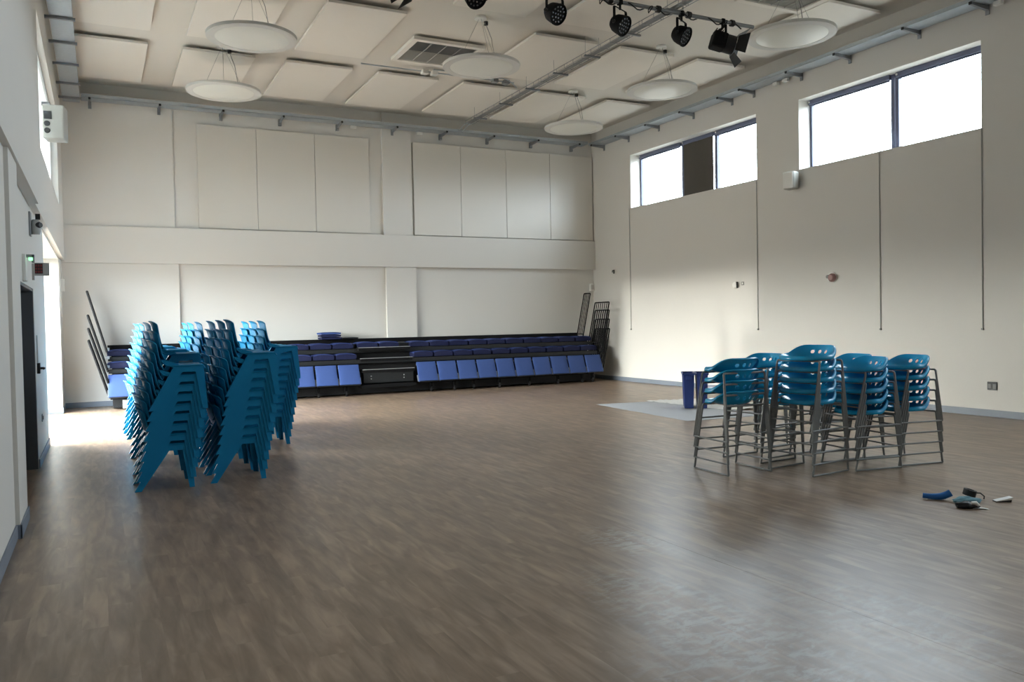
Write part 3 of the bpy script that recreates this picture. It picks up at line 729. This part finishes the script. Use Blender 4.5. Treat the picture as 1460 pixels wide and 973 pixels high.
# ------------------------------------------------------------------ stacked bucket stools
# local frame: faces +Y, sled bars run along Y
STP = 0.108
def sstep(a, b, x):
    t = min(1.0, max(0.0, (x-a)/(b-a))); return t*t*(3-2*t)
def make_stool(low):
    t = thing('bucket_stool', '', 'stool', (0, 0, 0))
    NU, NT = 40, 180; Z0 = 0.690-low
    def shell(r, th):
        c, s_ = math.cos(th), math.sin(th)          # th = 0 is the front (+Y)
        b = sstep(0.02, 0.9, -c)
        rx = 0.262; ry = 0.205 if c > 0 else 0.225
        rimh = 0.032+0.100*b+0.012*abs(s_)**4
        q = min(r, 1.0)**(3.4+3.0*b)
        z = Z0+rimh*q-0.012*math.sin(PI*min(r, 1.0))
        fl = 1.0+0.03*b*q
        px, py = rx*r*s_*fl, ry*r*c*fl
        if c > 0: px *= 1+0.05*c*abs(s_)
        return (px, py, z)
    def lip(k, th):
        c = math.cos(th); b = sstep(0.02, 0.9, -c)
        p = Vector(shell(1.0, th)); o = Vector((p.x, p.y, 0)).normalized()
        w_, d_ = 0.016, 0.040*(1-b)+0.014*b
        return p+o*(w_*math.sin(PI/2*k))+Vector((0, 0, -d_*(1-math.cos(PI/2*k))))
    vs = [Vector(shell(0, 0))]
    for i in range(1, NU+1):
        for k in range(NT): vs.append(Vector(shell(i/NU, 2*PI*k/NT)))
    for kk in (0.33, 0.66, 1.0):
        for k in range(NT): vs.append(lip(kk, 2*PI*k/NT))
    holes = [Vector(shell(0.90, PI+dx)) for dx in (-0.33, 0.0, 0.33)]
    def inhole(p): return any((p-h).length < 0.021 for h in holes)
    fs = [(0, 1+(k+1) % NT, 1+k) for k in range(NT)]
    gone = set(); kept = set()
    for i in range(NU+2):
        for k in range(NT):
            f = (1+i*NT+k, 1+i*NT+(k+1) % NT, 1+(i+1)*NT+(k+1) % NT, 1+(i+1)*NT+k)
            if inhole(sum((vs[q] for q in f), Vector())/4): gone.update(f)
            else: fs.append(f); kept.update(f)
    for i in gone & kept:                           # round the hole outlines
        h = min(holes, key=lambda q: (vs[i]-q).length)
        vs[i] = h+(vs[i]-h).normalized()*0.021
    mb = MB(); mb.v = vs; mb.f = fs
    o = mb.build('shell', M['stool'], t, smooth=60)
    so = o.modifiers.new('thick', 'SOLIDIFY'); so.thickness = 0.006; so.offset = 0
    # tube frame: two inverted U legs, two floor bars, foot rests
    r = 0.0105
    FX, FY, BY = 0.262, 0.275, -0.275
    tx, ty, by, tz = 0.250, 0.135, -0.205, 0.682-low
    for (yt, yf, xi) in ((ty, FY, 0.20), (by, BY, 0.20)):
        for s_ in (-1, 1):
            pts = fillet([(s_*FX, yf, 0.011), (s_*tx, yt, tz-0.004), (s_*xi, yt*0.97, tz-0.006)], 0.045, 6)
            MB().tube(pts, r, 9).build('leg', M['stoolleg'], t, smooth=50)
        MB().tube([(-xi, yt*0.97, tz-0.006), (xi, yt*0.97, tz-0.006)], r, 9).build('seat_support', M['stoolleg'], t, smooth=50)
    for s_ in (-1, 1):
        MB().tube([(s_*FX, BY, 0.011), (s_*FX, FY, 0.011)], r*0.85, 8).build('foot_bar', M['stoolleg'], t, smooth=50)
    q = 0.2/tz
    MB().tube([(-(FX+(tx-FX)*q), FY+(ty-FY)*q, 0.2), (FX+(tx-FX)*q, FY+(ty-FY)*q, 0.2)], r*0.85, 8).build('foot_rest', M['stoolleg'], t, smooth=50)
    for s_ in (-1, 1):
        MB().tube([(s_*0.1, ty*0.97, tz-0.006), (s_*0.1, by*0.97, tz-0.006)], 0.008, 6).build('under_rail', M['stoolleg'], t, smooth=50)
    return t
sproto = {}
def stool_stack(x, y, rz, n, where, low=0.0):
    for k in range(n):
        lab = f'blue holed-back bucket stool, {nth_top(n-1-k)}, {where}'
        if k == 0: lab = f'blue holed-back bucket stool on floor, bottom of {where}'
        p = (x, y, STP*k)
        if low not in sproto:
            o = make_stool(low); sproto[low] = o
            o.location = p; o.rotation_euler = (0, 0, rz); o['label'] = lab; o['group'] = 'stacked blue stools'
        else: dup(sproto[low], p, rz, lab, 'stacked blue stools')
FNX = PI/2      # facing -X
stool_stack(5.70, 6.40, -0.06, 4, 'stack nearest the bins')
stool_stack(6.31, 5.98, FNX+0.11, 5, 'tallest stack in front')
stool_stack(6.955, 5.89, FNX-0.174, 5, 'low front stack right of the tallest', 0.135)
stool_stack(7.53, 5.85, FNX-0.174, 5, 'low stack at the right end', 0.135)
stool_stack(6.42, 6.78, FNX+0.1, 4, 'stack behind the tallest')
stool_stack(7.36, 6.42, FNX-0.1, 5, 'low stack behind the right pair', 0.135)
stool_stack(7.10, 7.02, FNX+0.05, 5, 'low stack hidden at the very back', 0.135)

# ------------------------------------------------------------------ dust sheets, bins, bits on the floor
def sheet(name, label, q, m, z, amp, nu=40, nv=40):
    q = [Vector((p[0], p[1], 0)) for p in q]
    def fn(u, v):
        p = q[0]*(1-u)*(1-v)+q[1]*u*(1-v)+q[2]*u*v+q[3]*(1-u)*v
        h = z+amp*max(0.0, 0.3+noise.noise(Vector((p.x*5, p.y*5, 3.1)))+0.6*noise.noise(Vector((p.x*13, p.y*11, 7.7))))
        e = 0.015*noise.noise(Vector((p.x*3, p.y*3, 0)))
        return (p.x+e, p.y+e, h)
    o = MB().grid(fn, nu, nv, -0.0015).build(name, m, smooth=70)
    return tag(o, label, 'dust sheet')
sheet('dust_sheet', 'flat pale grey sheet spread on the floor left of the stools', [(8.10, 12.70), (7.86, 9.80), (9.55, 9.66), (9.4, 12.50)], M['mat_grey'], 0.003, 0.003)
sheet('dust_sheet', 'crinkled white plastic sheet on floor behind the blue bins', [(9.15, 12.6), (9.3, 10.5), (10.75, 10.35), (10.3, 12.35)], M['mat_white'], 0.009, 0.02)
def bin_(label, x, y, rz):
    t = thing('recycling_bin', label, 'bin', (x, y, 0.0125), rz, 'navy bins behind the stools')
    w0, d0, w1, d1, h = 0.075, 0.22, 0.092, 0.26, 0.60
    def ring(w, d, z): return [(-w, -d, z), (w, -d, z), (w, d, z), (-w, d, z)]
    mb = MB(); rs = [ring(w0, d0, 0), ring(w1, d1, h), ring(w1-0.006, d1-0.006, h), ring(w0-0.006, d0-0.006, 0.01)]
    vs = [p for r_ in rs for p in r_]
    fs = [(3, 2, 1, 0), (12, 13, 14, 15)]
    for i in range(3): fs += [(i*4+k, i*4+(k+1) % 4, (i+1)*4+(k+1) % 4, (i+1)*4+k) for k in range(4)]
    mb.add(vs, fs); mb.build('tub', M['bin'], t, bevel=0.006)
    mb = MB()
    for (xa, xb, ya, yb) in ((-w1-0.014, w1+0.014, -d1-0.014, -d1), (-w1-0.014, w1+0.014, d1, d1+0.014), (-w1-0.014, -w1, -d1, d1), (w1, w1+0.014, -d1, d1)): mb.bb(xa, xb, ya, yb, h-0.03, h+0.004)
    mb.build('rim', M['bin'], t, bevel=0.004)
    MB().bb(-0.05, 0.05, -d1-0.012, -d1+0.02, h-0.11, h-0.05).build('handle', M['bin'], t, bevel=0.008)
    mb = MB()
    for s_ in (-1, 1):
        for fy in (-0.12, 0.0, 0.12): mb.hexa([(s_*w0-0.003, fy-0.008, 0.03), (s_*w0+0.003, fy-0.008, 0.03), (s_*w0+0.003, fy+0.008, 0.03), (s_*w0-0.003, fy+0.008, 0.03), (s_*w1*0.98-0.003, fy-0.008, h-0.05), (s_*w1*0.98+0.003, fy-0.008, h-0.05), (s_*w1*0.98+0.003, fy+0.008, h-0.05), (s_*w1*0.98-0.003, fy+0.008, h-0.05)])
    mb.build('rib', M['bin'], t)
bin_('navy plastic bin left of the stools, the one nearer the left', 9.08, 11.28, -0.62)
bin_('navy plastic bin partly hidden behind the left stool stack', 9.26, 11.145, -0.62)

# small litter near the right edge
pts = [(6.115, 4.555, 0.03), (6.14, 4.52, 0.027), (6.175, 4.485, 0.026), (6.21, 4.45, 0.03), (6.24, 4.425, 0.045), (6.262, 4.405, 0.062)]
pts2 = [Vector(p) for p in pts]
o = MB().tube(fillet(pts2, 0.03, 3), [0.022+0.008*min(1, i/12) for i in range(len(fillet(pts2, 0.03, 3)))], 12).build('rubber_grip', M['blue_rubber'], smooth=50)
tag(o, 'curved blue rubber piece lying on the floor right of the stools', 'rubber piece')
def crumple(name, label, cat, x, y, rx, ry, h, rz, m, seed, sub=20):
    def fn(u, v):
        th = 2*PI*u; ph = v*PI
        k = 1+0.35*noise.noise(Vector((math.cos(th)*1.6*math.sin(ph)+seed, math.sin(th)*1.6*math.sin(ph), math.cos(ph)*1.6)))+0.15*noise.noise(Vector((math.cos(th)*4+seed, math.sin(th)*4, ph*3)))
        px, py = rx*math.sin(ph)*math.cos(th)*k, ry*math.sin(ph)*math.sin(th)*k
        return (px, py, max(0.001, h*0.45+h*0.55*math.cos(ph)*k))
    t = MB().grid(fn, 32, 16, 0).build(name, m, smooth=70, loc=(x, y, 0.0), rotz=rz)
    return tag(t, label, cat)
crumple('work_glove', 'black crumpled work glove with pale marks, nearest of the floor litter', 'glove', 6.11, 4.165, 0.085, 0.045, 0.05, -0.7, M['black'], 1.0)
o = MB().tube([(6.10, 4.115, 0.052), (6.13, 4.10, 0.05), (6.15, 4.085, 0.03)], [0.012, 0.016, 0.01], 8).build('cuff_label', M['white'], smooth=60)
o.parent = bpy.data.objects['work_glove']; o.matrix_parent_inverse = bpy.data.objects['work_glove'].matrix_basis.inverted()
crumple('cloth', 'crumpled teal cloth on the floor under the black tape roll', 'cloth', 6.27, 4.27, 0.10, 0.06, 0.05, -0.6, M['teal_cloth'], 4.0)
t = thing('tape_roll', 'black tape roll with loose end resting behind the teal cloth', 'tape roll', (6.385, 4.33, 0.03), -0.4)
MB().lathe([(0.03, 0), (0.05, 0), (0.05, 0.05), (0.03, 0.05), (0.03, 0.0)], 28, (0, 0, 0.01), (0.25, -0.1, 1)).build('roll', M['black'], t, smooth=40)
MB().tube([(0.045, 0, 0.03), (0.10, 0.0, 0.025), (0.14, 0.01, -0.005), (0.13, 0.0, -0.024)], 0.006, 6).build('loose_end', M['black'], t, smooth=60)
t = thing('card', 'small folded card, white on top and black beneath, rightmost litter', 'card', (6.555, 4.16, 0.0), -0.55)
MB().hexa([(-0.06, -0.03, 0.001), (0.06, -0.03, 0.001), (0.06, 0.03, 0.001), (-0.06, 0.03, 0.001), (-0.06, -0.03, 0.006), (0.065, -0.03, 0.02), (0.065, 0.03, 0.02), (-0.06, 0.03, 0.006)]).build('black_face', M['black'], t)
MB().hexa([(-0.055, -0.03, 0.007), (0.07, -0.03, 0.021), (0.07, 0.034, 0.021), (-0.055, 0.034, 0.007), (-0.055, -0.03, 0.010), (0.075, -0.03, 0.040), (0.075, 0.034, 0.040), (-0.055, 0.034, 0.010)]).build('white_face', M['white'], t)
o = MB().grid(lambda u, v: (-0.06+0.12*u, -0.02+0.04*v+0.01*u, 0.003+0.006*math.sin(u*4)), 8, 3, 0.001).build('paper_scrap', M['white'], loc=(6.17, 4.085, 0.001), rotz=-0.7)
tag(o, 'small white paper scrap beside the black glove', 'paper')

# ------------------------------------------------------------------ fittings on the walls
t = thing('wall_speaker', 'white wall speaker below left corner of the nearer high window', 'speaker', (XR, 11.36, 4.09))
Rs = Matrix.Rotation(0.25, 3, 'Z')
MB().box((-0.17, 0, 0), (0.20, 0.23, 0.33), Rs).build('cabinet', M['speaker'], t, bevel=0.03)
MB().box(Vector((-0.27, -0.02, 0)), (0.02, 0.2, 0.3), Rs).build('grille', M['white'], t, bevel=0.01)
MB().box((-0.035, 0.0, 0), (0.07, 0.05, 0.09)).build('bracket', M['steel_dk'], t)
t = thing('wall_speaker', 'grey wall speaker with black sockets on the left wall', 'speaker', (-0.58, 12.4, 4.28))
Rs = Matrix.Rotation(-0.15, 3, 'Z')
MB().box((0.135, 0, 0), (0.25, 0.28, 0.44), Rs).build('cabinet', M['speaker'], t, bevel=0.015)
MB().box((0.03, -0.02, 0.245), (0.1, 0.06, 0.05)).box((0.005, -0.02, 0.17), (0.01, 0.08, 0.2)).build('bracket', M['steel_dk'], t)
mb = MB()
for (x, z, b_) in ((0.075, 0.08, 1), (0.065, -0.03, 0), (0.065, -0.12, 0)):
    p = Rs @ Vector((x-0.135, -0.142, z))+Vector((0.135, 0, 0))
    if b_: mb.box(p, (0.09, 0.02, 0.10), Rs)
    else: mb.lathe([(0.036, 0), (0.034, 0.012)], 16, p, Rs @ Vector((0, -1, 0)))
mb.build('socket_plate', M['black'], t)
t = thing('wall_detector', 'round white detector with black side on right wall, beside a small square plate', 'detector', (XR, 13.05, 2.22))
MB().lathe([(0.075, 0), (0.075, 0.03), (0.06, 0.06), (0.02, 0.075)], 24, (0, 0, 0), (-1, 0, 0)).build('dome', M['white'], t, smooth=40)
MB().box((-0.05, -0.075, 0), (0.05, 0.02, 0.13)).build('lens_strip', M['black'], t, bevel=0.008)
o = MB().bb(-0.012, 0, -0.035, 0.035, -0.035, 0.035).build('wall_plate', M['grille'], loc=(XR, 12.86, 2.245), bevel=0.004)
tag(o, 'small square grey plate on right wall next to the round white detector', 'wall plate')
MB().bb(-0.016, -0.011, -0.018, 0.018, -0.018, 0.018).build('insert', M['white'], o)
t = thing('alarm_sounder', 'round grey alarm sounder with reddish end on right wall below nearer window', 'alarm', (XR, 10.55, 2.24))
MB().lathe([(0.1, 0), (0.1, 0.02), (0.085, 0.035)], 28, (0, 0.02, 0), (-1, 0, 0)).build('base', M['white'], t, smooth=40)
MB().lathe([(0.075, 0.03), (0.075, 0.07), (0.05, 0.1), (0.02, 0.105)], 28, (0, -0.02, -0.01), (-1, 0, 0)).build('sounder', mat('dusty_red_plastic', S(150, 112, 108), 0.5), t, smooth=40)
MB().lathe([(0.035, 0.03), (0.03, 0.075)], 16, (0, 0.07, 0.01), (-1, 0, 0)).build('lens', M['grille'], t, smooth=40)
t = thing('double_socket', 'dark double wall socket low on the right wall at picture right', 'socket', (XR, 7.62, 0.46))
MB().bb(-0.012, 0, -0.075, 0.075, -0.06, 0.06).build('plate', M['black'], t, bevel=0.005)
mb = MB()
for y in (-0.037, 0.037): mb.bb(-0.018, -0.011, y-0.024, y+0.024, -0.04, 0.03)
mb.build('outlet', M['grille'], t, bevel=0.004)
t = thing('wall_hook', 'small black fitting high on right wall near the back corner', 'wall fitting', (XR, 17.55, 2.78))
MB().bb(-0.01, 0, -0.03, 0.03, -0.05, 0.05).build('plate', M['black'], t, bevel=0.003)
MB().tube([(-0.01, 0, 0.02), (-0.05, 0, 0.03), (-0.055, 0, -0.02)], 0.012, 8).build('hook', M['black'], t, smooth=50)
t = thing('wall_box', 'small pale wall box in the corner above the tall guard rail', 'wall box', (11.72, 18.53, 2.43))
MB().bb(-0.07, 0.07, -0.06, 0, -0.1, 0.1).build('case', M['white'], t, bevel=0.01)
MB().bb(-0.04, 0.04, -0.066, -0.059, -0.06, 0.06).build('cover', M['grillelight'], t, bevel=0.004)
# left wall fittings
t = thing('exit_light', 'lit green exit light bracketed high on the left wall', 'exit sign', (-0.65, 9.3, 2.24))
MB().bb(0, 0.03, -0.10, 0.10, -0.2, 0.06).build('back_plate', M['white'], t, bevel=0.006)
MB().bb(0.02, 0.10, -0.02, 0.02, 0.03, 0.06).bb(0.075, 0.10, -0.02, 0.02, -0.02, 0.06).build('arm', M['steel_dk'], t, bevel=0.004)
MB().bb(0.05, 0.085, -0.03, 0.02, 0.0, 0.03).build('green_lamp', M['green_led'], t, bevel=0.004)
MB().bb(0.075, 0.095, -0.03, 0.02, -0.19, -0.03).build('side_blade', M['lampring'], t)
t = thing('sign_blade', 'small projecting panel with dark red squares on the left wall, beside exit light', 'sign', (-0.65, 10.9, 2.26))
MB().bb(0, 0.15, -0.008, 0.008, -0.075, 0.075).build('plate', M['lampring'], t, bevel=0.003)
MB().bb(0.005, 0.085, -0.013, -0.0081, -0.05, 0.065).build('grid', M['black'], t)
mb = MB()
for i in range(3):
    for k in range(3): mb.bb(0.009+i*0.026, 0.028+i*0.026, -0.017, -0.0131, -0.042+k*0.036, -0.018+k*0.036)
mb.build('red_square', M['red'], t)
t = thing('security_camera', 'black and grey dome camera high on the left wall above the exit light', 'camera', (-0.65, 10.3, 2.70))
MB().bb(0, 0.02, -0.08, 0.08, -0.12, 0.14).build('back_plate', M['steel_dk'], t, bevel=0.004)
MB().lathe([(0.04, -0.1), (0.05, -0.07), (0.05, 0.03), (0.03, 0.06)], 20, (0.06, 0, 0)).build('body', M['lampring'], t, smooth=40)
MB().lathe([(0.035, -0.03), (0.04, 0.0), (0.025, 0.04)], 18, (0.085, -0.02, 0.0), (0.7, -0.7, 0)).box((0.085, -0.02, 0.09), (0.045, 0.05, 0.06)).build('lens', M['black'], t, smooth=40)
t = thing('door_handle_set', 'black lever handle on pale plate beside the dark doorway, left wall', 'handle', (-0.65, 10.85, 1.12))
MB().bb(0, 0.012, -0.04, 0.04, -0.02, 0.38).build('plate', M['lampring'], t, bevel=0.003)
MB().tube(fillet([(0.01, 0, 0.0), (0.07, 0, 0), (0.07, -0.12, 0)], 0.02), 0.014, 8).bb(0.0, 0.03, -0.06, 0.06, -0.06, 0.06).build('lever', M['black'], t, smooth=40)
o = MB().bb(0, 0.012, -0.045, 0.045, -0.045, 0.045).build('wall_socket', M['grille'], loc=(-0.65, 11.35, 0.5), bevel=0.004)
tag(o, 'small grey wall socket low on left wall, past the dark doorway', 'socket')
MB().bb(0.011, 0.018, -0.025, 0.025, -0.02, 0.025).build('outlet', M['black'], o)
t = thing('cord_box', 'small white box with looped cable hanging in the back left corner', 'wall box', (-0.65, 18.0, 2.42))
MB().bb(0, 0.07, -0.05, 0.05, -0.12, 0.12).build('case', M['white'], t, bevel=0.01)
MB().tube([(0.03, 0, 0.12), (0.02, 0, 0.45), (0.012, 0, 0.5)], 0.006, 6).tube([(0.03, 0, -0.12), (0.03, -0.15, -0.5), (0.03, -0.45, -0.62), (0.02, -0.56, -0.4), (0.01, -0.58, 0.4)], 0.006, 6).build('cable', M['white'], t, smooth=60)

# ------------------------------------------------------------------ daylight
w = bpy.data.worlds.new('sky'); SC.world = w; w.use_nodes = True
nt = w.node_tree; bg = nt.nodes['Background']
bg.inputs['Strength'].default_value = 14.5
WL = nt.links.new
tcw = nt.nodes.new('ShaderNodeTexCoord'); sx = nt.nodes.new('ShaderNodeSeparateXYZ'); WL(tcw.outputs['Generated'], sx.inputs[0])
def wmix(a, b, fac):
    n = nt.nodes.new('ShaderNodeMix'); n.data_type = 'RGBA'; WL(fac, n.inputs[0])
    for k, v in ((6, a), (7, b)):
        if isinstance(v, tuple): n.inputs[k].default_value = (*v, 1)
        else: WL(v, n.inputs[k])
    return n.outputs[2]
dt = nt.nodes.new('ShaderNodeVectorMath'); dt.operation = 'DOT_PRODUCT'; dt.inputs[1].default_value = (0.90, -0.43, 0.0); WL(tcw.outputs['Generated'], dt.inputs[0])
side = nt.nodes.new('ShaderNodeMapRange'); side.inputs[1].default_value = -0.95; side.inputs[2].default_value = -0.25; WL(dt.outputs['Value'], side.inputs[0])
elev = nt.nodes.new('ShaderNodeMapRange'); elev.inputs[1].default_value = -0.02; elev.inputs[2].default_value = 0.05; WL(sx.outputs[2], elev.inputs[0])
sky_c = wmix((4.45, 4.27, 4.02), (0.98, 1.08, 1.2), side.outputs[0])      # hazy bright sky to the left, cool sky to the right
gnd_c = wmix((0.40, 0.36, 0.31), (0.13, 0.13, 0.12), side.outputs[0])
WL(wmix(gnd_c, sky_c, elev.outputs[0]), bg.inputs['Color'])
def portal(name, c, sx, sy, rot):
    l = bpy.data.lights.new(name, 'AREA'); l.shape = 'RECTANGLE'; l.size = sx; l.size_y = sy; l.cycles.is_portal = True
    o = bpy.data.objects.new(name, l); COL.objects.link(o); o.location = c; o.rotation_euler = rot
for i, W in enumerate((W1, W2, W3, W4)):
    portal('daylight_portal', (12.2, (W[0]+W[1])/2, (W[2]+W[3])/2), W[3]-W[2], W[1]-W[0], (0, PI/2, 0))
for O in (LG,): portal('daylight_portal', (-1.13, (O[0]+O[1])/2, O[3]/2), O[3], O[1]-O[0], (0, -PI/2, 0))
portal('daylight_portal', (-0.80, (LW[0]+LW[1])/2, (LW[2]+LW[3])/2), LW[3]-LW[2], LW[1]-LW[0], (0, -PI/2, 0))
sl = bpy.data.lights.new('low_sun', 'SUN'); sl.energy = 1.0; sl.angle = math.radians(2.2); sl.color = (1.0, 0.93, 0.84)
so = bpy.data.objects.new('low_sun', sl); COL.objects.link(so); so.location = (-12, 15, 4)
so.rotation_euler = Vector((1, -0.02, -0.032)).to_track_quat('-Z', 'Y').to_euler()

SC.view_settings.view_transform = 'Standard'; SC.view_settings.look = 'None'
SC.view_settings.gamma = 1.0; SC.view_settings.use_curve_mapping = False
SC.view_settings.exposure = 0.43
try:
    SC.cycles.max_bounces = 10; SC.cycles.diffuse_bounces = 6; SC.cycles.transparent_max_bounces = 12
    SC.cycles.use_denoising = True; SC.cycles.sample_clamp_indirect = 8
except Exception: pass
